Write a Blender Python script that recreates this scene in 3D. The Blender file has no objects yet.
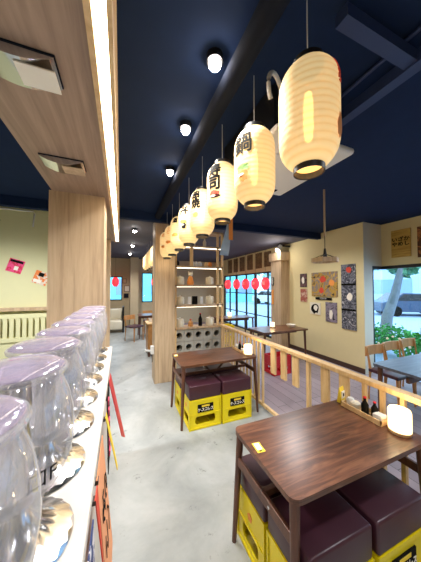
import bpy, bmesh, math, random
from mathutils import Vector, Matrix
random.seed(7)
PI = math.pi
sc = bpy.context.scene
COL = sc.collection
# ------------------------------------------------------------------ camera
EYE = Vector((0, 0, 1.7)); YAW = math.radians(22.0); PITCH = math.radians(1.5); FPX = 222.0
cam_d = bpy.data.cameras.new('camera'); cam = bpy.data.objects.new('camera', cam_d); COL.objects.link(cam)
cam.location = EYE; cam.rotation_euler = (PI/2 + PITCH, 0, -YAW)
cam_d.sensor_fit = 'HORIZONTAL'; cam_d.sensor_width = 36; cam_d.lens = 36*FPX/421; cam_d.clip_start = .02; cam_d.clip_end = 200
sc.camera = cam
sc.view_settings.view_transform = 'Standard'; sc.view_settings.look = 'None'
sc.view_settings.gamma = 1; sc.view_settings.use_curve_mapping = False
sc.view_settings.exposure = 0.64
sc.cycles.max_bounces = 8; sc.cycles.transparent_max_bounces = 24; sc.cycles.sample_clamp_indirect = 4
sc.cycles.caustics_reflective = False; sc.cycles.caustics_refractive = False
# ------------------------------------------------------------------ world: bright overcast daylight
W = bpy.data.worlds.new('world'); sc.world = W; W.use_nodes = True
bg = W.node_tree.nodes['Background']; bg.inputs[0].default_value = (.62, .83, 1, 1); bg.inputs[1].default_value = 2.6
def lamp(name, kind, loc, energy, color=(1, 1, 1), size=.1, rot=(0, 0, 0), spot=None, sy=None):
    d = bpy.data.lights.new(name, kind); d.energy = energy; d.color = color
    if kind == 'AREA':
        d.size = size
        if sy: d.shape = 'RECTANGLE'; d.size_y = sy
    else: d.shadow_soft_size = size
    if spot: d.spot_size = spot; d.spot_blend = .8
    o = bpy.data.objects.new(name, d); COL.objects.link(o); o.location = loc; o.rotation_euler = rot
    return o
SPOTS = [(.47, 1.10), (.46, 1.66), (.48, 2.35), (.26, 4.9), (.3, 6.7), (.3, 8.4)]
for x, y in SPOTS: lamp('spot_light', 'SPOT', (x, y, 2.80), 50 if y < 4 else 75, (1, .96, .9), .04, spot=2.5)
# unseen spot lamps without fixtures, lighting the dining side, kitchen, aisle and rear
for x, y, e in [(2.3, .2, 60), (3.3, 1.6, 45), (3.1, 3.4, 60), (2.9, 5.6, 60), (2.9, 8, 50), (-1.5, 2.6, 170), (-1.4, .3, 35), (.5, -1.0, 45), (1.5, 7.2, 40)]:
    lamp('unseen_spot', 'SPOT', (x, y, 2.88), e, (.97, .98, 1), .09, spot=2.7)
# ------------------------------------------------------------------ materials
def srgb(c):
    if isinstance(c, str):
        c = tuple(int(c[i:i+2], 16)/255 for i in (0, 2, 4))
    return tuple(((v/12.92) if v <= .04045 else ((v+.055)/1.055)**2.4) for v in c)
def newmat(name):
    m = bpy.data.materials.new(name); m.use_nodes = True
    nt = m.node_tree; return m, nt, nt.nodes['Principled BSDF']
def coords(nt, scale=(1, 1, 1), kind='Object', rot=(0, 0, 0)):
    t = nt.nodes.new('ShaderNodeTexCoord'); mp = nt.nodes.new('ShaderNodeMapping')
    mp.inputs['Scale'].default_value = scale; mp.inputs['Rotation'].default_value = rot
    nt.links.new(t.outputs[kind], mp.inputs[0]); return mp.outputs[0]
def ramp(nt, fac, stops, interp='LINEAR'):
    r = nt.nodes.new('ShaderNodeValToRGB'); r.color_ramp.interpolation = interp
    el = r.color_ramp.elements
    while len(el) < len(stops): el.new(.5)
    for e, (p, c) in zip(el, stops): e.position = p; e.color = (*srgb(c), 1)
    nt.links.new(fac, r.inputs[0]); return r.outputs[0]
def noise(nt, vec, scale, detail=4, rough=.5, dist=0):
    n = nt.nodes.new('ShaderNodeTexNoise'); n.inputs['Scale'].default_value = scale; n.inputs['Detail'].default_value = detail
    n.inputs['Roughness'].default_value = rough; n.inputs['Distortion'].default_value = dist
    nt.links.new(vec, n.inputs['Vector']); return n.outputs['Fac']
def bump(nt, h, b, strength=.2, dist=.01):
    n = nt.nodes.new('ShaderNodeBump'); n.inputs['Strength'].default_value = strength; n.inputs['Distance'].default_value = dist
    nt.links.new(h, n.inputs['Height']); nt.links.new(n.outputs[0], b.inputs['Normal'])
def plain(name, c, rough=.6, metal=0, var=.06, emit=0, spec=.5):
    m, nt, b = newmat(name); c = srgb(c)
    f = noise(nt, coords(nt), 9, 3)
    mix = nt.nodes.new('ShaderNodeMix'); mix.data_type = 'RGBA'
    mix.inputs['A'].default_value = (*[v*(1-var) for v in c], 1); mix.inputs['B'].default_value = (*[min(1, v*(1+var)) for v in c], 1)
    nt.links.new(f, mix.inputs['Factor']); nt.links.new(mix.outputs['Result'], b.inputs['Base Color'])
    b.inputs['Roughness'].default_value = rough; b.inputs['Metallic'].default_value = metal; b.inputs['Specular IOR Level'].default_value = spec
    if emit: b.inputs['Emission Color'].default_value = (*c, 1); b.inputs['Emission Strength'].default_value = emit
    return m
def glow(name, c, s):
    m, nt, b = newmat(name); b.inputs['Base Color'].default_value = (*srgb(c), 1)
    b.inputs['Emission Color'].default_value = (*srgb(c), 1); b.inputs['Emission Strength'].default_value = s; return m
def wood(name, stops, scale=(8, 8, 1), rough=.5, det=5, dist=.6, n=3):
    m, nt, b = newmat(name)
    v = coords(nt, scale); f = noise(nt, v, n, det, .6, dist)
    c = ramp(nt, f, stops); nt.links.new(c, b.inputs['Base Color'])
    b.inputs['Roughness'].default_value = rough; bump(nt, f, b, .05, .003); return m
def clear(name, tint, gloss=.12, rough=.03, mixw=0.0, face=1.45):
    # thin clear sheet: mostly see-through with a Fresnel sheen
    m = bpy.data.materials.new(name); m.use_nodes = True; nt = m.node_tree; nt.nodes.clear()
    out = nt.nodes.new('ShaderNodeOutputMaterial'); tr = nt.nodes.new('ShaderNodeBsdfTransparent'); gl = nt.nodes.new('ShaderNodeBsdfGlossy')
    tr.inputs[0].default_value = (*srgb(tint), 1); gl.inputs['Roughness'].default_value = rough
    lw = nt.nodes.new('ShaderNodeLayerWeight'); lw.inputs['Blend'].default_value = .5
    fr = nt.nodes.new('ShaderNodeMath'); fr.operation = 'POWER'; fr.inputs[1].default_value = 4.5; nt.links.new(lw.outputs['Facing'], fr.inputs[0])
    ad = nt.nodes.new('ShaderNodeMath'); ad.operation = 'ADD'; ad.inputs[1].default_value = gloss; ad.use_clamp = True
    nt.links.new(fr.outputs[0], ad.inputs[0])
    mx = nt.nodes.new('ShaderNodeMixShader'); nt.links.new(ad.outputs[0], mx.inputs[0]); nt.links.new(tr.outputs[0], mx.inputs[1]); nt.links.new(gl.outputs[0], mx.inputs[2])
    if mixw:
        df = nt.nodes.new('ShaderNodeBsdfDiffuse'); df.inputs[0].default_value = (*srgb(tint), 1)
        m2 = nt.nodes.new('ShaderNodeMixShader'); m2.inputs[0].default_value = mixw
        nt.links.new(mx.outputs[0], m2.inputs[1]); nt.links.new(df.outputs[0], m2.inputs[2]); mx = m2
    nt.links.new(mx.outputs[0], out.inputs[0]); return m

M = {}
M['wall'] = plain('cream_paint', 'e6d7a6', .8, var=.03)
M['wallw'] = plain('white_paint', 'e2dccb', .8, var=.03)
M['walll'] = plain('pale_yellow_paint', 'dfdcae', .8, var=.03)
M['navy'] = plain('navy_ceiling_paint', '182a4c', .9, var=.12, spec=.2)
M['grey_ceiling'] = plain('grey_ceiling_paint', '4d4d58', .8, var=.1)
M['bluesteel'] = plain('blue_steel', '263864', .6, var=.1)
M['black'] = plain('black_metal', '141417', .45)
M['duct'] = plain('dark_duct', '1b202c', .9, spec=.1)
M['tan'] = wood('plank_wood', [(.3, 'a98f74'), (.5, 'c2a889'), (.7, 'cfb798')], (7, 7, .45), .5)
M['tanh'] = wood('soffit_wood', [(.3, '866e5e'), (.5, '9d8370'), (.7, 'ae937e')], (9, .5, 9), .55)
M['pine'] = wood('pine_wood', [(.3, 'c9a271'), (.5, 'dcb987'), (.7, 'e6c898')], (6, 6, 1), .5)
M['walnut'] = wood('walnut_wood', [(.25, '3c261d'), (.45, '5a392a'), (.6, '734c37'), (.8, '875d45')], (1.1, 11, 11), .28, 6, .9)
M['walnut2'] = wood('walnut_leg_wood', [(.3, '4f2f22'), (.7, '6e4633')], (10, 10, 1.2), .4)
M['greywood'] = wood('grey_table_wood', [(.3, '4b4f60'), (.7, '6a6f80')], (1, 9, 9), .3)
M['chairwood'] = wood('orange_chair_wood', [(.3, 'b07a44'), (.7, 'd29a5e')], (4, 4, 1), .4)
M['yellow'] = plain('yellow_plastic', 'f2dc10', .35, var=.03)
M['red'] = plain('red_plastic', 'c81e2c', .35, var=.04)
M['leather'] = plain('brown_leather', '44232f', .36, var=.15)
M['white'] = plain('white_laminate', 'dad4ce', .35, var=.02)
M['panelw'] = plain('counter_panel_paint', 'd9d2cb', .5, var=.03)
M['darkbrown'] = plain('dark_brown_edge', '4a352c', .5)
M['ceramic'] = plain('cream_ceramic', 'e9e2cf', .3, var=.03)
M['chrome'] = plain('chrome', 'd4d2d0', .2, metal=1, var=.02)
M['chromed'] = plain('mirror_plate', 'c9ccd2', .1, metal=1, var=.02)
M['acw'] = plain('white_plastic', 'dcdcdc', .4, var=.02)
M['concrete_block'] = plain('cement_block', 'a5a29a', .9, var=.12)
M['ink'] = plain('black_ink', '100e0c', .85, spec=.15)
M['inkred'] = plain('red_ink', 'd84a32', .7); M['inkorange'] = plain('orange_ink', 'f09a4a', .7); M['inkgreen'] = plain('green_ink', '7fae5c', .7)
M['inkwhite'] = plain('white_ink', 'f5efe2', .7); M['inkyellow'] = plain('yellow_ink', 'f3d540', .7); M['inkpink'] = plain('pink_ink', 'e0486c', .7)
M['bluecloth'] = plain('blue_cloth', '9db6d8', .9, var=.15)
M['glass'] = clear('window_glass', 'f2faff', .02)
M['jar'] = clear('clear_plastic', 'f7f7fa', .07, .05, .17, 1.3)
M['lid'] = clear('lavender_plastic', 'ddd6e8', .07, .1, .22, 1.25)
M['inner'] = clear('inner_tube_plastic', 'e4e8f2', .12, .05, .2)
M['led'] = glow('led_strip', 'fff3d8', 7)
M['bulb'] = glow('lantern_bulb', 'ffd98a', 12)
M['spotbulb'] = glow('spot_bulb', 'fff4ea', 60)
M['lampglow'] = glow('table_lamp_glow', 'ffe0a8', 1.7)
M['redglow'] = glow('red_lantern_glow', 'f0323c', .9)
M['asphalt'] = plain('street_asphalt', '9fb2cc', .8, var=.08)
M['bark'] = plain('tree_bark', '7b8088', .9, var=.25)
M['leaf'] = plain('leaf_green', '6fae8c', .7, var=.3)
M['leaf2'] = plain('hedge_green', '3f9a45', .7, var=.35)
M['cardark'] = plain('dark_car_paint', '3a4a62', .2)
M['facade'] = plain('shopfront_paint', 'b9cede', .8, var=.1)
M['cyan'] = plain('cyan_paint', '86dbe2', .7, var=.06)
M['shopglass'] = plain('shop_glass', '8fa8c4', .2)
M['curtain'] = plain('pale_wall', 'c3b294', .8)

def m_floor():
    m, nt, b = newmat('polished_concrete'); v = coords(nt)
    a = noise(nt, v, 1.6, 6, .62, .4); c = ramp(nt, a, [(.3, '8e9396'), (.48, 'a5aaab'), (.62, 'b6babb'), (.8, 'c3c6c6')])
    s = noise(nt, v, 5.5, 8, .75, .3); sp = ramp(nt, s, [(.60, 'ffffff'), (.66, '9a9893')])
    mx = nt.nodes.new('ShaderNodeMix'); mx.data_type = 'RGBA'; mx.blend_type = 'MULTIPLY'; mx.inputs['Factor'].default_value = .75
    nt.links.new(c, mx.inputs['A']); nt.links.new(sp, mx.inputs['B']); nt.links.new(mx.outputs['Result'], b.inputs['Base Color'])
    b.inputs['Roughness'].default_value = .34; b.inputs['Specular IOR Level'].default_value = .4; return m
M['floor'] = m_floor()
def m_planks():
    m, nt, b = newmat('grey_floor_planks'); v = coords(nt, (1, 1, 1), 'Object', (0, 0, PI/2))
    br = nt.nodes.new('ShaderNodeTexBrick'); br.inputs['Scale'].default_value = 1; br.inputs['Brick Width'].default_value = 1.3; br.inputs['Row Height'].default_value = .16
    br.inputs['Mortar Size'].default_value = .003; br.inputs['Color1'].default_value = (*srgb('8d8088'), 1); br.inputs['Color2'].default_value = (*srgb('a0929a'), 1); br.inputs['Mortar'].default_value = (*srgb('4a4248'), 1)
    nt.links.new(v, br.inputs['Vector']); nt.links.new(br.outputs['Color'], b.inputs['Base Color']); b.inputs['Roughness'].default_value = .4; return m
M['planks'] = m_planks()
def m_paper(base='d2b67e', em=1.0):
    # rice paper with fine horizontal ribs, warm from the bulb inside
    m = bpy.data.materials.new('lantern_paper'); m.use_nodes = True; nt = m.node_tree; b = nt.nodes['Principled BSDF']; out = nt.nodes['Material Output']
    v = coords(nt); w = nt.nodes.new('ShaderNodeTexWave'); w.bands_direction = 'Z'; w.inputs['Scale'].default_value = 12; nt.links.new(v, w.inputs['Vector'])
    c = ramp(nt, w.outputs['Fac'], [(0, 'f3c888'), (.25, 'ffdda0'), (1, 'ffe4ac')])
    b.inputs['Base Color'].default_value = (*srgb(base), 1); b.inputs['Roughness'].default_value = .7
    nt.links.new(c, b.inputs['Emission Color']); b.inputs['Emission Strength'].default_value = em
    bump(nt, w.outputs['Fac'], b, .15, .004)
    tr = nt.nodes.new('ShaderNodeBsdfTransparent'); tr.inputs[0].default_value = (1, .85, .55, 1)
    mx = nt.nodes.new('ShaderNodeMixShader'); mx.inputs[0].default_value = .055
    nt.links.new(b.outputs[0], mx.inputs[1]); nt.links.new(tr.outputs[0], mx.inputs[2]); nt.links.new(mx.outputs[0], out.inputs[0]); return m
M['paper'] = m_paper(em=.37)
def m_art(name, cols, scale=9, seed=0, dist=1.5):
    m, nt, b = newmat(name); t = nt.nodes.new('ShaderNodeTexCoord'); mp = nt.nodes.new('ShaderNodeMapping'); mp.inputs['Location'].default_value = (seed*3.1, seed*1.7, seed)
    nt.links.new(t.outputs['Object'], mp.inputs[0]); f = noise(nt, mp.outputs[0], scale, 5, .6, dist)
    k = len(cols); c = ramp(nt, f, [(.3+.4*i/(k-1) if k > 1 else .5, cc) for i, cc in enumerate(cols)], 'CONSTANT')
    nt.links.new(c, b.inputs['Base Color']); b.inputs['Roughness'].default_value = .7; return m

# ------------------------------------------------------------------ mesh helpers
class MB:
    def __init__(s): s.bm = bmesh.new()
    def box(s, x0, x1, y0, y1, z0, z1, bev=0, seg=2):
        r = bmesh.ops.create_cube(s.bm, size=1); vs = r['verts']
        for v in vs: v.co = Vector((x0+(v.co.x+.5)*(x1-x0), y0+(v.co.y+.5)*(y1-y0), z0+(v.co.z+.5)*(z1-z0)))
        if bev:
            es = list({e for v in vs for e in v.link_edges}); bmesh.ops.bevel(s.bm, geom=es, offset=bev, segments=seg, affect='EDGES', profile=.5)
        return s
    def tube(s, pts, r, seg=12, cap=True):
        pts = [Vector(p) for p in pts]; rs = r if isinstance(r, (list, tuple)) else [r]*len(pts); rings = []
        up = Vector((0, 0, 1))
        for i, p in enumerate(pts):
            t = (pts[min(i+1, len(pts)-1)]-pts[max(i-1, 0)]).normalized()
            a = t.cross(up); a = a.normalized() if a.length > .05 else t.cross(Vector((1, 0, 0))).normalized()
            b = t.cross(a).normalized()
            rings.append([s.bm.verts.new(p+a*math.cos(2*PI*k/seg)*rs[i]+b*math.sin(2*PI*k/seg)*rs[i]) for k in range(seg)])
        for q, w in zip(rings, rings[1:]):
            for k in range(seg): s.bm.faces.new((q[k], q[(k+1) % seg], w[(k+1) % seg], w[k]))
        if cap: s.bm.faces.new(rings[0][::-1]); s.bm.faces.new(rings[-1])
        return s
    def lathe(s, prof, seg=32, c=(0, 0), flute=None):
        rings = []
        for j, (r, z) in enumerate(prof):
            ring = []
            for k in range(seg):
                rr = r*(1+(flute[j] if flute else 0)*math.cos(k*PI)) ; a = 2*PI*k/seg
                zz = z + ((flute[j] if flute else 0)*.12 if k % 2 else 0)
                ring.append(s.bm.verts.new((c[0]+rr*math.cos(a), c[1]+rr*math.sin(a), zz)))
            rings.append(ring)
        for q, w in zip(rings, rings[1:]):
            for k in range(seg): s.bm.faces.new((q[k], q[(k+1) % seg], w[(k+1) % seg], w[k]))
        return s
    def poly(s, pts, thick, axis='Z'):
        # prism: polygon pts (2D) extruded along the axis from a to b
        a, b = thick
        def P(p, t):
            return {'Z': (p[0], p[1], t), 'Y': (p[0], t, p[1]), 'X': (t, p[0], p[1])}[axis]
        lo = [s.bm.verts.new(P(p, a)) for p in pts]; hi = [s.bm.verts.new(P(p, b)) for p in pts]; n = len(pts)
        s.bm.faces.new(lo[::-1]); s.bm.faces.new(hi)
        for i in range(n): s.bm.faces.new((lo[i], lo[(i+1) % n], hi[(i+1) % n], hi[i]))
        return s
    def ball(s, c, r, sc3=(1, 1, 1), sub=2):
        q = bmesh.ops.create_icosphere(s.bm, subdivisions=sub, radius=r)
        for v in q['verts']: v.co = Vector((c[0]+v.co.x*sc3[0], c[1]+v.co.y*sc3[1], c[2]+v.co.z*sc3[2]))
        return s
    def prism4(s, a, b):
        # a, b: lists of 4 points (bottom loop, top loop)
        A = [s.bm.verts.new(p) for p in a]; B = [s.bm.verts.new(p) for p in b]
        s.bm.faces.new(A[::-1]); s.bm.faces.new(B)
        for i in range(4): s.bm.faces.new((A[i], A[(i+1) % 4], B[(i+1) % 4], B[i]))
        return s
    def build(s, name, m, parent=None, smooth=False, fix=True):
        if fix: bmesh.ops.recalc_face_normals(s.bm, faces=s.bm.faces)
        me = bpy.data.meshes.new(name); s.bm.to_mesh(me); s.bm.free(); me.materials.append(m)
        if smooth:
            for p in me.polygons: p.use_smooth = True
            if hasattr(me, 'set_sharp_from_angle'): me.set_sharp_from_angle(angle=.7)
        o = bpy.data.objects.new(name, me); COL.objects.link(o)
        if parent is not None: o.parent = parent
        return o
def tag(o, label=None, cat=None, group=None, kind=None):
    if label: o['label'] = label
    if cat: o['category'] = cat
    if group: o['group'] = group
    if kind: o['kind'] = kind
    return o
def thing(name, label, cat, loc=(0, 0, 0), rz=0, group=None):
    o = bpy.data.objects.new(name, None); COL.objects.link(o); o.location = loc; o.rotation_euler = (0, 0, rz); o.empty_display_size = .05
    return tag(o, label, cat, group)
def struct(name, mb, m): return tag(mb.build(name, m), kind='structure')
def copy_tree(o, parent=None):
    c = o.copy(); COL.objects.link(c)
    if parent is not None: c.parent = parent
    for ch in list(o.children): copy_tree(ch, c)
    return c
def dup(o, loc, rz=None, label=None, group=None):
    c = copy_tree(o); c.location = loc
    if rz is not None: c.rotation_euler = (0, 0, rz)
    if label: c['label'] = label
    if group: c['group'] = group
    return c
def text_mesh(body, size, extr=.0008, align='CENTER', spacing=1.0, bold=0):
    cu = bpy.data.curves.new('lettering', 'FONT'); cu.body = body; cu.size = size; cu.extrude = extr; cu.align_x = align; cu.align_y = 'CENTER'
    cu.resolution_u = 2; cu.space_line = spacing; cu.offset = 0
    o = bpy.data.objects.new('tmp', cu); COL.objects.link(o)
    dg = bpy.context.evaluated_depsgraph_get(); me = bpy.data.meshes.new_from_object(o.evaluated_get(dg))
    bpy.data.objects.remove(o); bpy.data.curves.remove(cu); me.name = 'lettering'; return me
def lettering(body, size, fn, m, parent=None, extr=.0008, name='lettering', spacing=1.0, bold=0, cut=0):
    me = text_mesh(body, size, extr, spacing=spacing, bold=bold)
    if cut:   # slice the glyphs finely so that they follow a curved surface
        bm = bmesh.new(); bm.from_mesh(me); xs = [v.co.x for v in bm.verts]; ys = [v.co.y for v in bm.verts]
        for ax, lo, hi in ((0, min(xs), max(xs)), (1, min(ys), max(ys))):
            q = lo+cut
            while q < hi:
                co = Vector((q, 0, 0)) if ax == 0 else Vector((0, q, 0)); no = Vector((1, 0, 0)) if ax == 0 else Vector((0, 1, 0))
                bmesh.ops.bisect_plane(bm, geom=bm.verts[:]+bm.edges[:]+bm.faces[:], plane_co=co, plane_no=no); q += cut
        bm.to_mesh(me); bm.free()
    if bold:   # heavier brush strokes: the glyph again, nudged sideways and up
        bm = bmesh.new(); bm.from_mesh(me); src = bm.verts[:]+bm.edges[:]+bm.faces[:]
        for dx, dy, dz in ((bold, 0, .0002), (-bold, 0, .0004), (0, bold, .0006), (0, -bold, .0008)):
            g = bmesh.ops.duplicate(bm, geom=src)['geom']
            for v in g:
                if isinstance(v, bmesh.types.BMVert): v.co += Vector((dx, dy, dz))
        bm.to_mesh(me); bm.free()
    for v in me.vertices: v.co = Vector(fn(*v.co))
    me.materials.clear(); me.materials.append(m)
    o = bpy.data.objects.new(name, me); COL.objects.link(o)
    if parent is not None: o.parent = parent
    return o
Fv = Vector((math.sin(YAW)*math.cos(PITCH), math.cos(YAW)*math.cos(PITCH), math.sin(PITCH)))
Rv = Vector((math.cos(YAW), -math.sin(YAW), 0)); Uv = Rv.cross(Fv)
def on(px, py, ax, val):
    d = Fv + Rv*((px-210.5)/FPX) + Uv*((281-py)/FPX); t = (val-EYE[ax])/d[ax]; return EYE + d*t

# ================================================================== STRUCTURE
CZ = 2.98; XP = 4.42; XW = 4.98; YC = 2.91; YE = 10.2
struct('floor', MB().box(-4, 1.9, -3, YE, -.1, 0), M['floor'])
struct('floor_dining', MB().box(1.9, XW, -3, YE, -.1, 0), M['planks'])
struct('ceiling', MB().box(-4, XW+.1, -3, 4.0, CZ, CZ+.1), M['navy'])
struct('ceiling_rear', MB().box(-4, XW+.1, 4.0, YE+.1, CZ-.06, CZ+.1), M['grey_ceiling'])
struct('wall_left', MB().box(-4.1, -4, -3, YE, 0, CZ), M['walll'])
struct('wall_kitchen', MB().box(-4, -.27, 4.2, 4.3, 0, CZ), M['walll'])
struct('wall_back', MB().box(-4, 5.1, -3.1, -3, 0, CZ), M['wall'])
# far wall with two windows
wf = MB(); wx = [(-.62, .06, 1.13, 2.14), (.86, 1.75, 1.02, 2.32)]
wf.box(-4, wx[0][0], YE, YE+.12, 0, CZ).box(wx[0][1], wx[1][0], YE, YE+.12, 0, CZ).box(wx[1][1], XW, YE, YE+.12, 0, CZ)
for a, b, c, d in wx: wf.box(a, b, YE, YE+.12, 0, c).box(a, b, YE, YE+.12, d, CZ)
struct('wall_rear', wf, M['curtain'])
# right wall: poster wall, tall windows behind it
WY0, WY1 = 5.42, 9.3
struct('wall_right', MB().box(XP, XP+.12, YC, WY0, 0, CZ).box(XP, XP+.12, WY0, WY1, 2.2, CZ).box(XP, XP+.12, WY0, WY1, -.0, .06).box(XP, XP+.12, WY1, YE, 0, CZ), M['wall'])
WT = 2.09
struct('wall_right_return', MB().box(XP+.12, XP+.26, YC, YC+.12, 0, CZ).box(XP+.26, XW+.12, YC, YC+.12, WT+.03, CZ).box(XP+.001, XP+.12, YC-.004, YC, 0, CZ), M['wallw'])
struct('wall_right_front', MB().box(XW, XW+.12, -3, YC, WT+.03, CZ).box(XW, XW+.12, -3, -1.2, 0, CZ), M['wall'])
struct('baseboard_right', MB().box(XP-.015, XP, YC, WY0, 0, .1), M['darkbrown'])
struct('trim_kitchen', MB().box(-4, -.27, 4.12, 4.2, 1.34, 1.39), M['tan'])
# windows: black frames + glass
def window(name, sides, m=M['black']):
    mb = MB()
    for s in sides: mb.box(*s)
    return struct(name, mb, m)
w1 = window('window_1', [(XW-.01, XW+.05, -1.2, YC, WT-.03, WT+.03), (XP+.26, XW, YC+.0, YC+.06, WT-.03, WT+.03), (XW-.01, XW+.05, -1.2, YC, .03, .09), (XP+.26, XW, YC, YC+.06, .03, .09),
    (XP+.26, XP+.30, YC, YC+.06, .09, WT-.03), (XW-.01, XW+.05, .6, .65, .09, WT-.03)])
MB().box(XW+.015, XW+.022, -1.2, YC, .09, WT-.03).box(XP+.3, XW, YC+.025, YC+.032, .09, WT-.03).build('pane', M['glass'], w1)
fr = [(XP+.02, XP+.08, WY0, WY1, 2.15, 2.2), (XP+.02, XP+.08, WY0, WY1, .06, .12), (XP+.02, XP+.06, WY0, WY1, 1.44, 1.47), (XP+.02, XP+.06, WY0, WY1, .70, .73)]
for i, y in enumerate([WY0+.02, 6.03, 6.76, 7.38, 8.16, 8.75, WY1-.02]):
    w = .045 if i in (0, 2, 4, 6) else .015
    fr.append((XP+.02, XP+.08, y-w, y+w, .06, 2.2))
w2 = window('window_2', fr); MB().box(XP+.045, XP+.05, WY0, WY1, .12, 2.15).build('pane', M['glass'], w2)
for n, (a, b, c, d) in zip(('window_3', 'window_4'), wx):
    ww = window(n, [(a, b, YE-.01, YE+.04, c, c+.04), (a, b, YE-.01, YE+.04, d-.04, d), (a, a+.04, YE-.01, YE+.04, c, d), (b-.04, b, YE-.01, YE+.04, c, d)] + ([((a+b)/2-.02, (a+b)/2+.02, YE-.01, YE+.04, c, d)] if n == 'window_4' else []))
    MB().box(a+.04, b-.04, YE+.015, YE+.02, c+.04, d-.04).build('pane', M['glass'], ww)
# portal frame above the serving counter
SZ = 2.49
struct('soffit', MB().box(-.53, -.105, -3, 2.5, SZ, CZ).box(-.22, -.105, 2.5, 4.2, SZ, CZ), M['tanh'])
struct('pillar_counter', MB().box(-.55, -.14, 2.15, 2.5, 0, SZ).box(-.235, -.165, 4.08, 4.2, 0, SZ), M['tan'])
struct('trim_soffit', MB().box(-.105, -.085, -3, 4.2, SZ-.012, CZ).box(-.045, -.03, -3, 4.2, SZ-.012, CZ).box(-.085, -.045, -3, 4.2, SZ+.03, CZ), M['pine'])
st = MB().box(-.084, -.046, -2.8, 4.15, SZ-.004, SZ+.02).build('led_strip', M['led'])
tag(st, 'long glowing white LED strip set in the edge of the wooden soffit', 'light strip')
struct('pillar_room', MB().box(.56, .92, 4.0, 4.34, 0, CZ-.07, .006), M['tan'])
struct('pillar_wall', MB().box(4.12, XP, 4.98, WY0, 0, 2.68).box(4.08, XP, 4.94, 5.46, 2.44, 2.68), M['tan'])
struct('pillar_rear', MB().box(.36, .68, 9.6, YE, 0, CZ-.07), M['curtain'])
# ceiling steel
struct('beam_ceiling', MB().box(1.42, 1.49, -2, 3.9, 2.87, 2.94).box(.9, 1.42, .64, .70, 2.88, 2.94), M['bluesteel'])
struct('beam_cross', MB().box(-4, XW, 3.9, 4.0, 2.84, CZ), M['navy'])
# ================================================================== OUTSIDE
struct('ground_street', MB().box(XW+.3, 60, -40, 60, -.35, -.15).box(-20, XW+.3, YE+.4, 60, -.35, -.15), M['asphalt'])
rnd = random.Random(3)
def leafball(mb, c, r, n, s=.06, rg=rnd):
    for _ in range(n):
        d = Vector((rg.gauss(0, 1), rg.gauss(0, 1), rg.gauss(0, 1))).normalized()*r*rg.uniform(.5, 1)
        p = Vector(c)+d; a = Vector((rg.uniform(-1, 1), rg.uniform(-1, 1), rg.uniform(-1, 1))).normalized(); b = a.cross(Vector((rg.uniform(-1, 1), rg.uniform(-1, 1), rg.uniform(-1, 1)))).normalized()
        k = s*rg.uniform(.6, 1.3)
        mb.bm.faces.new([mb.bm.verts.new(p+a*k), mb.bm.verts.new(p+b*k*.6), mb.bm.verts.new(p-a*k), mb.bm.verts.new(p-b*k*.6)])
hd = MB()
for i in range(26):
    y = -1+i*.28; leafball(hd, (6.6+rnd.uniform(-.2, .2), y, .28+rnd.uniform(-.08, .1)), .38, 230, .055)
tag(hd.build('hedge', M['leaf2'], fix=False), 'low bushy green hedge growing outside the corner window', 'hedge', kind='stuff')
fl = MB()
for i in range(40): fl.ball((6.10+rnd.uniform(-.05, .05), rnd.choice((rnd.uniform(.8, 2.4), rnd.uniform(2.95, 4))), rnd.uniform(.1, .5)), .03, sub=1)
tag(fl.build('hedge_flowers', plain('orange_petals', 'f3c9a0', .7)), 'small orange blossoms dotted over the hedge outside', 'flowers', kind='stuff')
def tree(label, x, y, lean, r, hs, crown, cn):
    t = thing('tree', label, 'tree', (x, y, -.15), 0, 'street trees beyond the windows')
    MB().tube([(0, 0, 0), (lean*.25, lean*.05, hs*.35), (lean*.55, 0, hs*.6), (lean, 0, hs)], [r, r*.85, r*.7, r*.5], 10).tube([(lean*.4, 0, hs*.5), (lean*.3, -.25, hs*.8), (lean*.2, -.5, hs*1.2)], [r*.5, r*.4, r*.25], 8).tube([(lean, 0, hs), (lean*1.4, .5, hs*1.4)], [r*.5, r*.2], 8).build('trunk', M['bark'], t, True)
    mb = MB()
    for cx, cy, cz, cr in crown: leafball(mb, (cx, cy, cz), cr, cn, .1)
    mb.build('crown', M['leaf'], t, fix=False)
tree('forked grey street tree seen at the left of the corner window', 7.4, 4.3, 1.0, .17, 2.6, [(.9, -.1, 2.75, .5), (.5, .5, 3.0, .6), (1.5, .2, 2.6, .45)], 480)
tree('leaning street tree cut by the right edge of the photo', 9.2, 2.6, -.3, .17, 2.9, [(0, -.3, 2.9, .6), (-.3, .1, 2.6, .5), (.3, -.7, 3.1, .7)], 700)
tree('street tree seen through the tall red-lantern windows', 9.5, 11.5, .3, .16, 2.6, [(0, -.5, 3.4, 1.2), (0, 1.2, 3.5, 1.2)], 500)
bp = thing('bollard', 'dark round bollard with a white band standing in the hedge', 'bollard', (6.1, 2.68, -.15))
MB().tube([(0, 0, 0), (0, 0, .95)], .12, 20).build('post', M['cardark'], bp, True); MB().tube([(0, 0, .86), (0, 0, .93)], .124, 20).build('band', M['white'], bp, True)
def car(label, loc, rz, m):
    t = thing('car', label, 'car', loc, rz, 'cars parked in the street')
    MB().poly([(-2.1, .25), (-2.1, .75), (-1.9, .88), (-1.2, .95), (-.6, 1.42), (.9, 1.45), (1.5, .98), (2.05, .85), (2.1, .3)], (-.85, .85), 'Y').build('body', m, t)
    MB().poly([(-1.05, .98), (-.55, 1.36), (.85, 1.38), (1.3, .98)], (-.865, .865), 'Y').build('side_window', M['black'], t)
    MB().box(-2.12, -2.08, -.8, .8, .42, .56).build('bumper', M['acw'], t)
    for x in (-1.35, 1.3):
        for y in (-.78, .78): MB().tube([(x, y-.1, .32), (x, y+.1, .32)], .32, 18).build('wheel', M['ink'], t, True)
car('dark blue parked car seen through the corner window', (17.5, 8.6, -.15), 2.6, M['cardark'])
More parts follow.
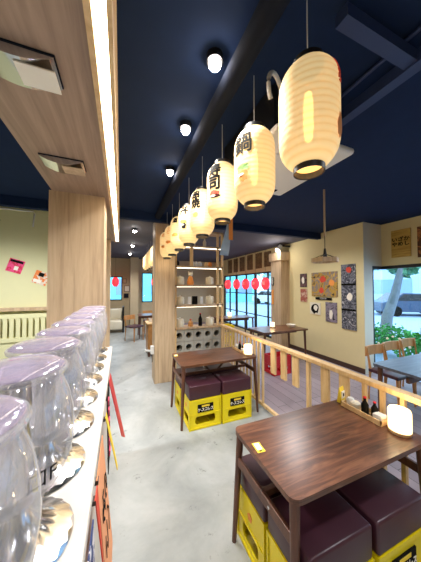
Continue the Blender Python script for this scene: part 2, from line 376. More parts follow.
car('white parked car seen through the tall red-lantern windows', (15, 19.5, -.15), 1.9, M['acw'])
def shop(label, x0, x1, y0, y1, h, m):
    t = thing('building', label, 'building', (0, 0, 0), 0, 'buildings across the street')
    MB().box(x0, x1, y0, y1, -.2, h).build('facade', m, t)
    horiz = (y1-y0) > (x1-x0); n = 7
    for i in range(n):
        for z in (.9, 3.6):
            if horiz: a = y0+(y1-y0)*(i+.2)/n; MB().box(x0-.06, x0, a, a+(y1-y0)*.6/n, z, z+1.6).build('shop_window', M['shopglass'], t)
            else: a = x0+(x1-x0)*(i+.2)/n; MB().box(a, a+(x1-x0)*.6/n, y0-.06, y0, z, z+1.6).build('shop_window', M['shopglass'], t)
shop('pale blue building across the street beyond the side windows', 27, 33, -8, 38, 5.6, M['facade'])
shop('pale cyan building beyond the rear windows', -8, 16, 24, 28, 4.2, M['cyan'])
sg = thing('street_sign', 'small pink sign board outside the left part of the corner window', 'sign', (12.6, 8.6, -.15))
MB().tube([(0, 0, 0), (0, 0, 2.6)], .04).build('pole', M['acw'], sg); MB().box(-.05, .05, -.7, .7, 2.3, 2.75, .02).build('board', M['inkpink'], sg)

# ================================================================== LARGE FURNITURE
# serving counter
ct = thing('serving_counter', 'long white serving counter with dark under-edge carrying a row of clear dispensers', 'counter', (-.06, 0, 0))
MB().box(-.62, 0, -1.2, 2.05, 1.165, 1.2, .004).build('counter_top', M['white'], ct)
MB().box(-.62, -.015, -1.2, 2.04, 1.10, 1.165).build('edge_rail', M['darkbrown'], ct)
MB().box(-.60, -.03, -1.18, 2.03, 0, 1.10).build('front_panel', M['panelw'], ct)
# drink dispensers
def dispenser():
    t = thing('drink_dispenser', '', 'drink dispenser', (0, 0, 0), 0, 'clear dispensers in a row on the counter')
    n = 44
    MB().lathe([(.0, .0), (.098, .0), (.1, .003), (.096, .008), (.072, .015), (.045, .03), (.026, .06), (.022, .078), (.034, .09), (0, .093)], n, flute=[0, 0, 0, .03, .06, .06, .03, 0, 0, 0]).build('pedestal_foot', M['chrome'], t, True)
    MB().lathe([(.03, .092), (.058, .102), (.08, .13), (.094, .165), (.098, .205), (.096, .245), (.088, .285), (.076, .315), (.07, .325)], 40).build('jar_body', M['jar'], t, True)
    MB().lathe([(.07, .325), (.084, .328), (.086, .334), (.084, .338), (.074, .338)], 40).build('rim', M['jar'], t, True)
    MB().lathe([(0, .352), (.04, .351), (.07, .348), (.08, .34), (.074, .338), (0, .338)], 40).build('lid', M['lid'], t, True)
    MB().lathe([(0, .10), (.024, .102), (.026, .12), (.02, .17), (.026, .2), (.02, .24), (.026, .27), (.024, .31), (0, .312)], 9).build('sparkle_tube', M['chrome'], t, True)  # faceted chrome tube added to put sparkles inside the clear jar
    return t
dd = dispenser(); DY = [.345+.2*k for k in range(9)]
dl = ['clear drink dispenser nearest the camera, cut by the lower left corner', 'second clear dispenser, with the OFF mark, beside the fluted chrome foot lowest in view',
      'third clear dispenser from the near end of the counter', 'fourth clear dispenser from the near end of the counter', 'middle clear dispenser of the row of nine',
      'fourth clear dispenser from the wooden pillar end', 'third clear dispenser from the wooden pillar', 'second clear dispenser from the wooden pillar', 'last clear dispenser of the row, right against the wooden pillar']
for i, (y, l) in enumerate(zip(DY, dl)):
    d = dd if i == 0 else copy_tree(dd)
    d.location = (-.19+.004*(i % 2), y, 1.2); d.rotation_euler.z = -PI/2-.35+.2*(i % 3) + PI; d['label'] = l
    if i == 1:
        lettering('口F', .034, lambda x, y, z: (.0985*math.cos(-2.3+x/.1), .1015*math.sin(-2.3+x/.1), .17+y), M['ink'], d, cut=.01)
# slatted fence below the kitchen ledge
sf = thing('slatted_screen', 'cream slatted screen below the ledge of the pale yellow wall', 'screen', (0, 4.05, 0))
MB().box(-3.9, -.4, 0, .05, 1.24, 1.30).box(-3.9, -.4, 0, .05, .9, .96).build('screen_rail', M['walll'], sf)
mbs = [MB() for _ in range(46)]
for i, m_ in enumerate(mbs): m_.box(-3.88+i*.075, -3.83+i*.075, .005, .045, .96, 1.24).build('slat', M['walll'], sf)
MB().box(-3.9, -.4, .02, .05, 0, .9).build('lower_panel', M['walll'], sf)

# ---- dining tables with crate stools
def rounded(x0, x1, y0, y1, r, n=5):
    p = []
    for cx, cy, a in ((x1-r, y0+r, -PI/2), (x1-r, y1-r, 0), (x0+r, y1-r, PI/2), (x0+r, y0+r, PI)):
        p += [(cx+r*math.cos(a+PI/2*k/n), cy+r*math.sin(a+PI/2*k/n)) for k in range(n+1)]
    return p
TW, TD = 1.07, .57
def table(label, loc):
    t = thing('dining_table', label, 'table', loc, 0, 'walnut tables beside the wooden railing')
    MB().poly(rounded(0, TW, 0, TD, .045), (.722, .75)).build('tabletop', M['walnut'], t)
    for sx in (0, 1):
        for sy in (0, 1):
            xt = .035 if sx == 0 else TW-.035; yt = .035 if sy == 0 else TD-.035; xb = .005 if sx == 0 else TW-.005; yb = .005 if sy == 0 else TD-.0
            MB().tube([(xb, yb, 0), (xt, yt, .722)], [.015, .024], 14).build('leg', M['walnut2'], t, True)
        x = .022 if sx == 0 else TW-.022
        MB().box(x-.01, x+.01, .03, TD-.03, .52, .575, .003).build('side_stretcher', M['walnut2'], t)
        MB().tube([(x+(-.012 if sx == 0 else .012), TD*.35, .547), (x+(.0), TD*.35, .547)], .009, 10).build('bolt', M['chrome'], t)
    for sx in (-1, 1):
        MB().tube([(TW/2+sx*.05, TD/2, .54), (TW/2+sx*.24, TD/2, .722)], .014, 10).build('brace', M['walnut2'], t)
    MB().box(.03, TW-.03, TD/2-.015, TD/2+.015, .525, .56, .003).build('centre_rail', M['walnut2'], t)
    return t
T1 = (.715, .79, 0); T2 = (.68, 2.6, 0)
table('large walnut-topped table in the right foreground, carrying a lit lamp', T1)
table('walnut table in mid-room between the shelf and the foreground table', T2)
CW, CD, CH = .40, .30, .352
def slotbox(mb, w, z0, z1, wall, hz0, hz1, m, fn):
    # wall panel w wide with a rounded hand slot; fn maps (u, v, t) to local space
    pass
def wall_with_hole(mb, w, h, hx0, hx1, hz0, hz1, fn, th, r=.03, n=6):
    # flat panel with a rounded hole: bridges outer rectangle to inner loop
    inner = []
    for cx, cz, a in ((hx1-r, hz0+r, -PI/2), (hx1-r, hz1-r, 0), (hx0+r, hz1-r, PI/2), (hx0+r, hz0+r, PI)):
        inner += [(cx+r*math.cos(a+PI/2*k/n), cz+r*math.sin(a+PI/2*k/n)) for k in range(n+1)]
    outer = []
    corners = ((w, 0), (w, h), (0, h), (0, 0))
    for ci, (cx, cz) in enumerate(corners):
        outer += [(cx, cz)]*(n+1)
    N = len(inner)
    A = {}
    def V(p, t):
        k = (round(p[0], 5), round(p[1], 5), t)
        if k not in A: A[k] = mb.bm.verts.new(fn(p[0], p[1], t))
        return A[k]
    for i in range(N):
        j = (i+1) % N
        for t in (0, th):
            q = [V(inner[i], t), V(inner[j], t), V(outer[j], t), V(outer[i], t)]
            u = []
            for v in q:
                if v not in u: u.append(v)
            if len(u) >= 3: mb.bm.faces.new(u)
        mb.bm.faces.new((V(inner[i], 0), V(inner[j], 0), V(inner[j], th), V(inner[i], th)))
        if outer[i] != outer[j]: mb.bm.faces.new((V(outer[i], 0), V(outer[j], 0), V(outer[j], th), V(outer[i], th)))
PLATE = M['ink']
def crate(name, m, label, group, cushion=True, text=True):
    t = thing(name, label, 'stool' if cushion else 'crate', (0, 0, 0), 0, group)
    b = MB(); th = .012
    wall_with_hole(b, CW, CH, .07, CW-.07, .06, .15, lambda u, v, q: (u, q, v), th)
    wall_with_hole(b, CW, CH, .07, CW-.07, .06, .15, lambda u, v, q: (u, CD-q, v), th)
    wall_with_hole(b, CD, CH, .06, CD-.06, .06, .15, lambda u, v, q: (q, u, v), th)
    wall_with_hole(b, CD, CH, .06, CD-.06, .06, .15, lambda u, v, q: (CW-q, u, v), th)
    b.box(0, CW, 0, CD, 0, .012)
    for z in (.003, .328, .165):
        e = .006; hh = .022 if z != .165 else .01
        b.box(-e, CW+e, -e, .004, z, z+hh).box(-e, CW+e, CD-.004, CD+e, z, z+hh).box(-e, .004, 0, CD, z, z+hh).box(CW-.004, CW+e, 0, CD, z, z+hh)
    for x in (0, CW):
        for y in (0, CD): b.box(x-.007, x+.007, y-.007, y+.007, .0, CH)
    for x in (.13, .27): b.box(x-.003, x+.003, .01, CD-.01, .012, .05)
    b.build('crate', m, t)
    if text:
        MB().box(.10, CW-.10, -.009, .0, .195, .29, .002).build('name_plate', PLATE, t)
        MB().box(.15, CW-.15, -.0105, -.008, .258, .280).build('plate_stripe', M['inkyellow'], t)
        lettering('ケ-スコレス', .046, lambda x, y, z: (CW/2+x*.84, -.0095-z, .226+y), M['inkwhite'], t, bold=.0012)
        MB().lathe([(0, 0), (.026, 0), (.026, .003), (0, .003)], 5).build('side_emblem', M['inkorange'], t)
        e = t.children[-1]; e.rotation_euler = (0, -PI/2, 0); e.location = (-.001, CD/2, .245)
    if cushion:
        c = MB().box(-.004, CW+.004, -.004, CD+.004, CH, CH+.165, .014, 3).build('cushion', M['leather'], t, True)
    return t
proto = crate('crate_stool', M['yellow'], '', 'yellow crate stools with dark leather cushions')
spots = [(T1[0]+.055, .755, 'front left crate stool under the large foreground table'), (T1[0]+.055+.435, .745, 'front right crate stool under the large foreground table'),
         (T1[0]+.055, 1.09, 'rear left crate stool under the foreground table, its side facing the aisle'), (T1[0]+.49, 1.09, 'rear right crate stool under the foreground table'),
         (T2[0]+.085, 2.55, 'front left crate stool under the mid-room table'), (T2[0]+.085+.43, 2.54, 'front right crate stool under the mid-room table, nearest the railing'),
         (T2[0]+.065, 2.9, 'rear left crate stool under the mid-room table, behind its leg'), (T2[0]+.51, 2.9, 'rear right crate stool under the mid-room table')]
for i, (x, y, l) in enumerate(spots):
    o = proto if i == 0 else copy_tree(proto)
    o.location = (x, y, 0); o['label'] = l; o.rotation_euler.z = random.uniform(-.006, .006)

# ---- railing
XR = 1.87
rl = thing('wooden_railing', 'long pale pine railing with mixed slats running beside the tables', 'railing', (XR, 0, 0))
MB().box(-.04, .04, -.6, 4.12, .915, .955, .005).build('top_rail', M['pine'], rl)
MB().box(-.02, .02, -.6, 4.12, .03, .07, .003).build('bottom_rail', M['pine'], rl)
y = 4.02; full = []; short = []
while y > 2.55: full.append((y, .018)); y -= .105
for yy in (2.42, 2.22, 2.02, 1.62, 1.42): short.append((yy, .045))
full.append((1.83, .04))
y = 1.24
while y > -.5: full.append((y, .027)); y -= .135
for yy, w in full: MB().box(-.016, .016, yy-w/2, yy+w/2, .07, .915).build('baluster', M['pine'], rl)
for yy, w in short: MB().box(-.012, .012, yy-w, yy+w, .56, .915).build('hanging_slat', M['pine'], rl)

# ---- shelf partition
SY = 4.08
sh = thing('shelf_partition', 'tall open wooden display shelf on a cement block base beside the room pillar', 'shelf', (.93, SY, 0))
SW = 1.0
LV = [.93, 1.355, 1.74, 2.10, 2.50, 2.80]
for z in LV: MB().box(0, SW, 0, .26, z-.035, z, .002).build('shelf_board', M['tan'], sh)
for x, y_ in ((0, 0), (SW-.04, 0), (SW-.04, .22), (0, .22), (SW-.14, .0)): MB().box(x, x+.04, y_, y_+.04, (.93 if x == SW-.14 else 0), 2.80).build('upright', M['pine'], sh)
MB().box(.30, .36, .0, .03, 2.10, 2.465).build('upright', M['pine'], sh)
for z in (2.465, 2.065, 1.705, 1.32): MB().box(.02, SW-.04, .01, .03, z-.012, z).build('shelf_light_and_fill', glow('shelf_light_and_fill', 'fff4dc', 2.6 if z > 2 else 1.3), sh)  # upper two are strip lights; lower two are added to brighten the shelves
blk = MB(); bw = SW-.04; cols = 5; rows = 4; ch = .893/rows; cw = bw/cols
for i in range(cols):
    for j in range(rows):
        x0, z0 = i*cw, j*ch
        wall_with_hole(blk, cw-.006, ch-.006, .035, cw-.041, ch/2-(cw-.076)/2-.003, ch/2+(cw-.076)/2-.003, lambda u, v, q, x0=x0, z0=z0: (x0+u, .02+q, z0+v), .2, r=(cw-.0765)/2, n=8)
blk.build('cement_block_base', M['concrete_block'], sh)
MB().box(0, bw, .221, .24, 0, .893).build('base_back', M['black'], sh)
def pot(loc, label, r=.085, h=.17, group='cream ceramic pots on the display shelf'):
    t = thing('ceramic_pot', label, 'pot', loc, 0, group)
    MB().lathe([(0, 0), (r*.85, 0), (r, h*.12), (r, h*.62), (r*.92, h*.72), (r*.9, h*.74), (0, h*.74)], 24).build('pot_body', M['ceramic'], t, True)
    MB().lathe([(r*1.0, h*.74), (r*1.0, h*.78), (r*.8, h*.9), (r*.2, h*.95), (r*.18, h*1.06), (0, h*1.08)], 24).build('lid', M['ceramic'], t, True)
rows_n = ['bottom open shelf', 'second open shelf up', 'third open shelf up']
for z, rn in zip(LV[:3], rows_n):
    pot((1.06, SY+.13, z), 'cream lidded ceramic pot at the left of the %s' % rn); pot((1.68, SY+.12, z), 'cream lidded ceramic pot at the right of the %s' % rn)
def bottle(loc, label, m, h=.26, r=.035, cat='bottle', group=None, capm=None):
    t = thing('bottle', label, cat, loc, 0, group)
    MB().lathe([(0, 0), (r*.95, 0), (r, .01), (r, h*.55), (r*.6, h*.7), (r*.38, h*.78), (r*.38, h*.93), (0, h*.93)], 18).build('bottle_body', m, t, True)
    MB().tube([(0, 0, h*.93), (0, 0, h)], r*.46, 14).build('cap', capm or M['red'], t, True); return t
bottle((1.47, SY+.1, LV[0]), 'black sauce bottle on the bottom open shelf of the partition', M['ink'], .25, .038)
bottle((1.27, SY+.1, LV[0]), 'amber jar-like bottle beside the left pot of the bottom shelf', M['chairwood'], .14, .05)
MB_ = MB().box(-.05, .05, -.03, .03, 0, .16, .004)
o = MB_.build('tin_box', M['ink']); o.location = (1.36, SY+.12, LV[1]); tag(o, 'small black tin box in the middle of the second open shelf', 'box')
for i, (x, m, l) in enumerate([(1.25, 'acw', 'white upright packet left of the black tin'), (1.50, 'acw', 'white upright packet right of the black tin')]):
    o = MB().box(-.03, .03, -.02, .02, 0, .15, .006).build('packet', M[m]); o.location = (x, SY+.12, LV[1]); tag(o, l, 'packet', 'white packets on the second shelf')
t = thing('figurine', 'orange and white figurine standing in the middle of the third open shelf', 'figurine', (1.27, SY+.12, LV[2]))
MB().lathe([(0, 0), (.06, 0), (.07, .05), (.05, .12), (.03, .17), (0, .17)], 18).build('figurine_body', M['inkorange'], t, True); MB().ball((0, 0, .2), .045).tube([(-.03, 0, .22), (-.04, 0, .27)], [.016, .004], 8).tube([(.03, 0, .22), (.04, 0, .27)], [.016, .004], 8).build('head', M['ceramic'], t, True)
for k, x in enumerate((1.0, 1.30, 1.38, 1.46, 1.60, 1.68)):
    o = MB().lathe([(0, 0), (.035, 0), (.045, .04), (.04, .08), (.025, .1), (0, .1)], 16).build('small_cup', [M['duct'], M['ceramic'], M['acw'], M['acw'], M['pine'], M['inkorange']][k], None, True)
    o.location = (x, SY+.11, LV[3]); tag(o, ['dark cup at the far left of the fourth shelf', 'cream cup just right of the shelf divider', 'first of two plain white cups mid-shelf', 'second of two plain white cups mid-shelf, further right', 'wooden cup right of the white cups', 'orange cup nearest the right upright'][k], 'cup', 'small cups on the fourth shelf')
for x, l, m in ((1.33, 'clear carafe-like bottle on the fifth shelf behind the lanterns', M['acw']), (1.56, 'white carafe-like bottle right of centre on the fifth shelf', M['ceramic'])):
    bottle((x, SY+.1, LV[4]), l, m, .19, .035, capm=M['acw'])

# ================================================================== TABLE-TOP THINGS
def table_lamp(label, loc, r=.055, h=.14):
    t = thing('table_lamp', label, 'lamp', loc, 0, 'glowing cylinder lamps on the tables')
    MB().lathe([(0, 0), (r*.95, 0), (r, .004), (r, .02), (0, .02)], 28).build('lamp_base', M['pine'], t, True)
    MB().lathe([(r*.98, .02), (r, .03), (r, h-.012), (r*.9, h), (r*.6, h)], 28).build('lamp_shade', M['lampglow'], t, True)
    MB().lathe([(r*.6, h), (r*.55, h-.004), (0, h-.004)], 28).build('top_plate', M['acw'], t, True)
    lamp('table_lamp_light', 'POINT', (loc[0], loc[1], loc[2]+.22), 1.6, (1, .75, .4), .04)
table_lamp('glowing white cylinder lamp at the right end of the foreground table', (1.70, .905, .75), .062, .15)
table_lamp('glowing white cylinder lamp at the railing end of the mid-room table', (1.655, 2.70, .75), .058, .14)
table_lamp('small glowing lamp on the window table nearest the wall pillar side', (3.3, 4.3, .75), .05, .12)
table_lamp('small glowing lamp on the far window table', (3.2, 6.3, .75), .06, .14)
def condiments(x, y, where):
    t = thing('condiment_tray', 'pale wooden condiment tray %s' % where, 'tray', (x, y, .75), 0, 'condiment trays')
    b = MB().box(-.055, .055, 0, .3, 0, .01)
    b.box(-.055, -.047, 0, .3, .01, .035).box(.047, .055, 0, .3, .01, .035).box(-.055, .055, 0, .008, .01, .035).box(-.055, .055, .292, .3, .01, .035); b.build('tray', M['pine'], t)
    g = 'things in the condiment tray %s' % where
    bottle((x-.012, y+.135, .76), 'soy sauce bottle, left one %s' % where, M['ink'], .125, .024, group=g)
    bottle((x+.018, y+.085, .76), 'soy sauce bottle, right one %s' % where, M['ink'], .105, .022, group=g)
    for k, (dy, hh, rr, mm, nm) in enumerate(((.215, .05, .034, 'ceramic', 'round'), (.255, .06, .028, 'acw', 'small'))):
        o = MB().lathe([(0, 0), (rr*.8, 0), (rr, hh*.3), (rr, hh*.8), (rr*.7, hh), (0, hh)], 20).build('condiment_jar', M[mm], None, True); o.location = (x, y+dy, .7605); tag(o, '%s white condiment jar %s' % (nm, where), 'jar', g)
    o = MB().box(-.032, .032, -.03, .03, 0, .045, .006).build('packet_box', M['acw']); o.location = (x, y+.042, .76); tag(o, 'white box of packets %s' % where, 'box', g)
condiments(1.70, .985, 'on the foreground table beside the lit lamp')
condiments(1.665, 2.79, 'on the mid-room table beside its lamp')
mc = thing('menu_stand', 'yellow and white menu stand at the rear corner of the foreground table', 'menu stand', (1.705, 1.325, .75), .25)
MB().prism4([(-.035, -.02, 0), (.035, -.02, 0), (.035, .02, 0), (-.035, .02, 0)], [(-.035, -.002, .12), (.035, -.002, .12), (.035, .002, .12), (-.035, .002, .12)]).build('card', M['inkyellow'], mc)
q = MB().box(-.024, .024, -.018, -.0125, .035, .09).build('picture', M['inkwhite'], mc); MB().box(-.01, .01, -.0195, -.0175, .05, .075).build('mark', M['ink'], q)
for (tx, ty, wh) in ((.762, 1.135, 'on the aisle edge of the foreground table'), (.715, 3.05, 'on the aisle corner of the mid-room table')):
    tn = thing('table_sticker', 'small yellow and white sticker %s' % wh, 'sticker', (tx, ty, .75), -.1, 'stickers on the tables')
    MB().box(-.022, .028, -.04, .04, 0, .0012).build('sticker', M['inkyellow'], tn); MB().box(-.014, .018, -.02, .034, .0012, .002).build('sticker_print', M['inkwhite'], tn)
    MB().box(-.008, .010, -.034, -.026, .0012, .002).build('sticker_mark', M['ink'], tn)

# ================================================================== LANTERNS
R0, H0 = .120, .435
def lprof(z):
    # z from 0 to H0: rounded shoulders, straight sides
    u = abs(z/H0-.5)*2
    return R0*(1-.5*max(0, (u-.35)/.65)**3.2) if u > .35 else R0
def lantern_blob(mbld, a0, z0, w, h, off, seed, n=16):
    rg = random.Random(seed); pts = []
    for k in range(n):
        rr = rg.uniform(.8, 1.1); pts.append((w/2*rr*math.cos(2*PI*k/n), h/2*rr*math.sin(2*PI*k/n)))
    c = None; V = []
    for px, pz in pts + [(0, 0)]:
        z = z0+pz; r = lprof(z)+off; a = a0+px/R0; V.append(mbld.bm.verts.new((r*math.cos(a), r*math.sin(a), z)))
    for k in range(n): mbld.bm.faces.new((V[k], V[(k+1) % n], V[-1]))
    return mbld
def lantern(label):
    t = thing('paper_lantern', label, 'lantern', (0, 0, 0), 0, 'cream paper lanterns hanging in a row')
    n = 30; prof = []
    for i in range(n+1):
        z = H0*i/n; prof.append((lprof(z), z))
    MB().lathe(prof, 36).build('lantern_shade', M['paper'], t, True)
    MB().lathe([(.058, -.022), (.062, -.022), (.062, .006), (.056, .006), (.056, -.02)], 28).build('bottom_ring', M['black'], t, True)
    MB().lathe([(.056, H0+.0), (.064, H0-.004), (.064, H0+.02), (.05, H0+.024), (0, H0+.024)], 28).build('top_ring', M['black'], t, True)
    MB().lathe([(0, .11), (.014, .12), (.02, .17), (.02, .27), (.014, .32), (0, .33)], 14).build('bulb', M['bulb'], t, True)
    MB().tube([(0, 0, H0+.02), (0, 0, CZ-2.20)], .0025, 6).build('cord', M['acw'], t)
    return t
LX = .73; LZ = 2.20
LYs = [.70, 1.11, 1.56, 2.02, 2.48, 2.94, 3.38, 3.80, 4.66, 5.12, 5.58, 6.04, 6.5, 6.95]
names = ['largest paper lantern, nearest the camera, red lettering at its right', 'paper lantern with one large black character over a green and orange picture',
 'paper lantern with two black characters above a red sushi picture, third in the row', 'paper lantern with two black characters above an orange picture, fourth in the row',
 'paper lantern with one black character above a rice bowl picture, fifth in the row', 'sixth paper lantern in the row, with faint brush lettering', 'seventh paper lantern in the row, just before the one at the pillar',
 'eighth paper lantern, hanging right in front of the wooden room pillar'] + ['paper lantern past the left of the room pillar, %s of six' % k for k in ('first', 'second', 'third', 'fourth', 'fifth', 'furthest')]
L0 = lantern('')
deco = {0: ('きらきら', 'inkred', .05, .36, 292, 'inkorange', None), 1: ('鍋', 'ink', .12, .30, 204, 'inkgreen', 'inkorange'), 2: ('寿\n司', 'ink', .115, .29, 214, 'inkred', 'ink'),
        3: ('串\n焼', 'ink', .095, .31, 218, 'inkorange', None), 4: ('丼', 'ink', .12, .36, 222, 'inkyellow', 'ink'), 5: ('酒', 'ink', .07, .36, 226, 'inkorange', None), 6: ('う\nど', 'inkorange', .06, .34, 226, 'inkorange', None), 7: ('酒', 'inkorange', .07, .36, 226, 'inkorange', None)}
lans = []
for i, (y, l) in enumerate(zip(LYs, names)):
    o = L0 if i == 0 else copy_tree(L0); lans.append(o)
    o.location = (LX, y, LZ+[.0, -.01, .02, 0, 0, .01, 0, 0][i] if i < 8 else LZ); o['label'] = l
    if o.location.z != LZ:
        pass
    lamp('lantern_light', 'POINT', (LX, y, LZ-.06), 1.0 if i < 8 else .9, (1, .8, .5), .1)
for i, (tx, mk, sz, zc, ang, m1, m2) in deco.items():
    a0 = math.radians(ang)
    if i == 0:
        tx = 'き\nら\nき\nら'; sz = .042
    def f(x, y, z, a0=a0, zc=zc): 
        zz = zc+y; r = lprof(zz)+.0015+z; return (r*math.cos(a0+x/R0), r*math.sin(a0+x/R0), zz)
    lettering(tx, sz, f, M[mk], lans[i], extr=.001, cut=.009, bold=(.0018 if i == 1 else .004) if mk == 'ink' else .001, spacing=.85)
    b = MB()
    if i == 0: lantern_blob(b, a0, .12, .05, .1, .002, 5)
    else: lantern_blob(b, a0, zc-.13 if i in (1, 4) else .17, .085 if i != 3 else .06, .05, .002, i)
    b.build('illustration', M[m1], lans[i], fix=False)
    if m2:
        b = MB(); lantern_blob(b, a0+.05, (zc-.175 if i in (1, 4) else .15), .09 if i == 2 else .06, .03 if i == 2 else .07, .003, i+20); b.build('illustration', M[m2], lans[i], fix=False)
        b = MB(); lantern_blob(b, a0-.08, (zc-.165 if i in (1, 4) else .152), .05, .016, .004, i+40); b.build('illustration', M['inkwhite'], lans[i], fix=False)
# red lanterns at the tall windows
rt = thing('red_lantern', '', 'lantern', (0, 0, 0), 0, 'red lanterns hanging inside the tall windows')
MB().lathe([(.06*1+.0, 0), (.09, .03), (.125, .1), (.135, .18), (.125, .26), (.09, .33), (.06, .36)], 24).build('lantern_shade', M['redglow'], rt, True)
MB().lathe([(0, -.015), (.06, -.015), (.06, .005), (0, .005)], 16).build('bottom_ring', M['ink'], rt, True); MB().lathe([(0, .355), (.06, .355), (.06, .375), (0, .375)], 16).build('top_ring', M['ink'], rt, True)
MB().tube([(0, 0, .37), (0, 0, CZ-.06-1.62)], .003, 6).build('cord', M['ink'], rt)
lettering('祭', .11, lambda x, y, z: (.137*math.cos(3.6+x/.137), .137*math.sin(3.6+x/.137), .18+y), M['inkwhite'], rt, cut=.015)
for k, y in enumerate((5.75, 6.3, 6.92, 7.6, 8.35)):
    o = rt if k == 0 else copy_tree(rt); o.location = (4.16, y, 1.62); o['label'] = ['red lantern closest to the wall pillar', 'red lantern second from the wall pillar', 'middle one of the five red lanterns', 'red lantern second from the display shelf side', 'red lantern closest to the display shelf side'][k]
for x, y, l in ((1.30, 9.4, 'red lantern in front of the rear window near the room pillar'), (-.2, 9.7, 'red lantern in front of the left rear window')):
    o = copy_tree(rt); o.location = (x, y, 1.72); o['label'] = l; o['group'] = 'red lanterns at the rear windows'

# ================================================================== CEILING THINGS
sp = thing('ceiling_spotlight', '', 'spotlight', (0, 0, 0), 0, 'small bright ceiling spotlights')
MB().tube([(0, 0, .03), (0, 0, .07)], .045, 18).build('housing', M['black'], sp, True); MB().ball((0, 0, .02), .034).build('bulb', M['spotbulb'], sp, True)
sl = ['bright ceiling spotlight highest in the photo', 'second bright ceiling spotlight below the highest', 'third ceiling spotlight, left of the lanterns', 'ceiling spotlight of the rear room nearest the cross beam', 'middle ceiling spotlight of the rear room', 'faint ceiling spotlight furthest back']
for i, (x, y) in enumerate(SPOTS):
    o = sp if i == 0 else copy_tree(sp); o.location = (x, y, CZ-.07-(.06 if y > 4 else 0)); o['label'] = sl[i]
dk = MB().tube([(.60, -1, 2.915), (.585, 3.85, 2.915)], .055, 20).build('ventilation_duct', M['duct'], None, True); tag(dk, 'long dark round duct running under the navy ceiling', 'duct')
cd = MB().tube([(1.335, -1, 2.955), (1.335, 3.8, 2.955)], .011, 10).build('conduit', M['bluesteel'], None, True); tag(cd, 'thin grey conduit pipe under the dark ceiling', 'pipe')
ac = thing('air_conditioner', 'white square cassette air conditioner hanging behind the lanterns', 'air conditioner', (1.16, 1.45, 2.64), .0)
MB().box(-.30, .14, -.36, .36, .045, .33, .02).build('body', M['duct'], ac)
MB().box(-.31, .37, -.40, .40, 0, .045, .02, 3).build('panel', M['acw'], ac)
MB().box(-.16, .2, -.2, .2, -.008, .002, .004).build('grille', M['acw'], ac)
for s in (-1, 1): MB().box(-.2, .24, s*.30-.02, s*.30+.02, -.005, .002).build('air_slot', M['duct'], ac)
hp = [(.98+.0*k, 0, 0) for k in range(2)]
ho = MB().tube([(.80+.07*math.cos(a)-.0, 1.0+.03*math.cos(a), 2.80+.1*math.sin(a)) for a in [PI*.0+PI*1.25*k/14 for k in range(15)]], .012, 10).build('drain_hose', M['acw'], None, True); tag(ho, 'white curved drain hose looping above the second lantern', 'hose')
for k, (x, y) in enumerate(((-.335, .95), (-.343, 1.64))):
    t = thing('soffit_vent', ['curved mirror-like vent plate on the soffit nearest the camera', 'smaller-looking curved vent plate further along the soffit'][k], 'vent', (x, y, SZ), 0, 'curved vent plates on the soffit')
    b = MB(); n = 10; V = []
    for i in range(n+1):
        u = -1+2*i/n; zz = -.012-.03*(1-u*u); V.append((u*.115, zz))
    b.poly([(p[0], p[1]) for p in V] + [(.115, 0), (-.115, 0)], (-.065, .065), 'Y'); b.build('curved_plate', M['chromed'], t, True)
    MB().box(-.002, .115, -.048, .048, -.046, -.041).build('painted_reflection', [M['inkwhite'], M['tan']][k], t)  # cream or wood-coloured half stands in for the reflection in the plate
    MB().box(-.118, .118, -.069, .069, -.006, 0, .002).build('mounting_frame', M['duct'], t)
# pendant
pl = thing('pendant_lamp', 'wooden hexagonal ring pendant lamp hanging on a rope before the poster wall', 'pendant lamp', (2.47, 2.12, 2.02))
b = MB(); n = 6; out = [(.17*math.cos(PI/6+2*PI*k/n), .17*math.sin(PI/6+2*PI*k/n)) for k in range(n)]; inn = [(p[0]*.86, p[1]*.86) for p in out]
for k in range(n):
    k2 = (k+1) % n; b.prism4([(*out[k], 0), (*out[k2], 0), (*inn[k2], 0), (*inn[k], 0)], [(*out[k], .055), (*out[k2], .055), (*inn[k2], .055), (*inn[k], .055)])
b.build('ring_shade', M['tan'], pl)
b = MB()
for k in range(0, 6): b.tube([(inn[k][0], inn[k][1], .05), (0, 0, .11)], .004, 6)
b.build('spokes', M['black'], pl); MB().tube([(0, 0, .05), (0, 0, .18)], [.03, .012], 12).build('socket', M['black'], pl, True)
MB().tube([(0, 0, .17), (0, 0, .34)], .005, 6).build('cord', M['black'], pl); MB().tube([(0, 0, .34), (0, 0, .96)], .012, 8).build('rope', M['tan'], pl)
# spotlight on the wall pillar
ws = thing('wall_spotlight', 'white lit spotlight mounted above the wooden wall pillar', 'spotlight', (4.0, 4.95, 2.68))
MB().tube([(0, 0, .02), (.1, 0, .16)], [.07, .05], 16).build('housing', M['acw'], ws, True); MB().ball((-.01, 0, .03), .055).build('bulb', M['spotbulb'], ws, True); MB().box(.09, .42, -.02, .02, .14, .18).build('arm', M['black'], ws)
lamp('wall_spot_light', 'POINT', (3.85, 4.9, 2.6), 6, (1, .93, .85), .05)

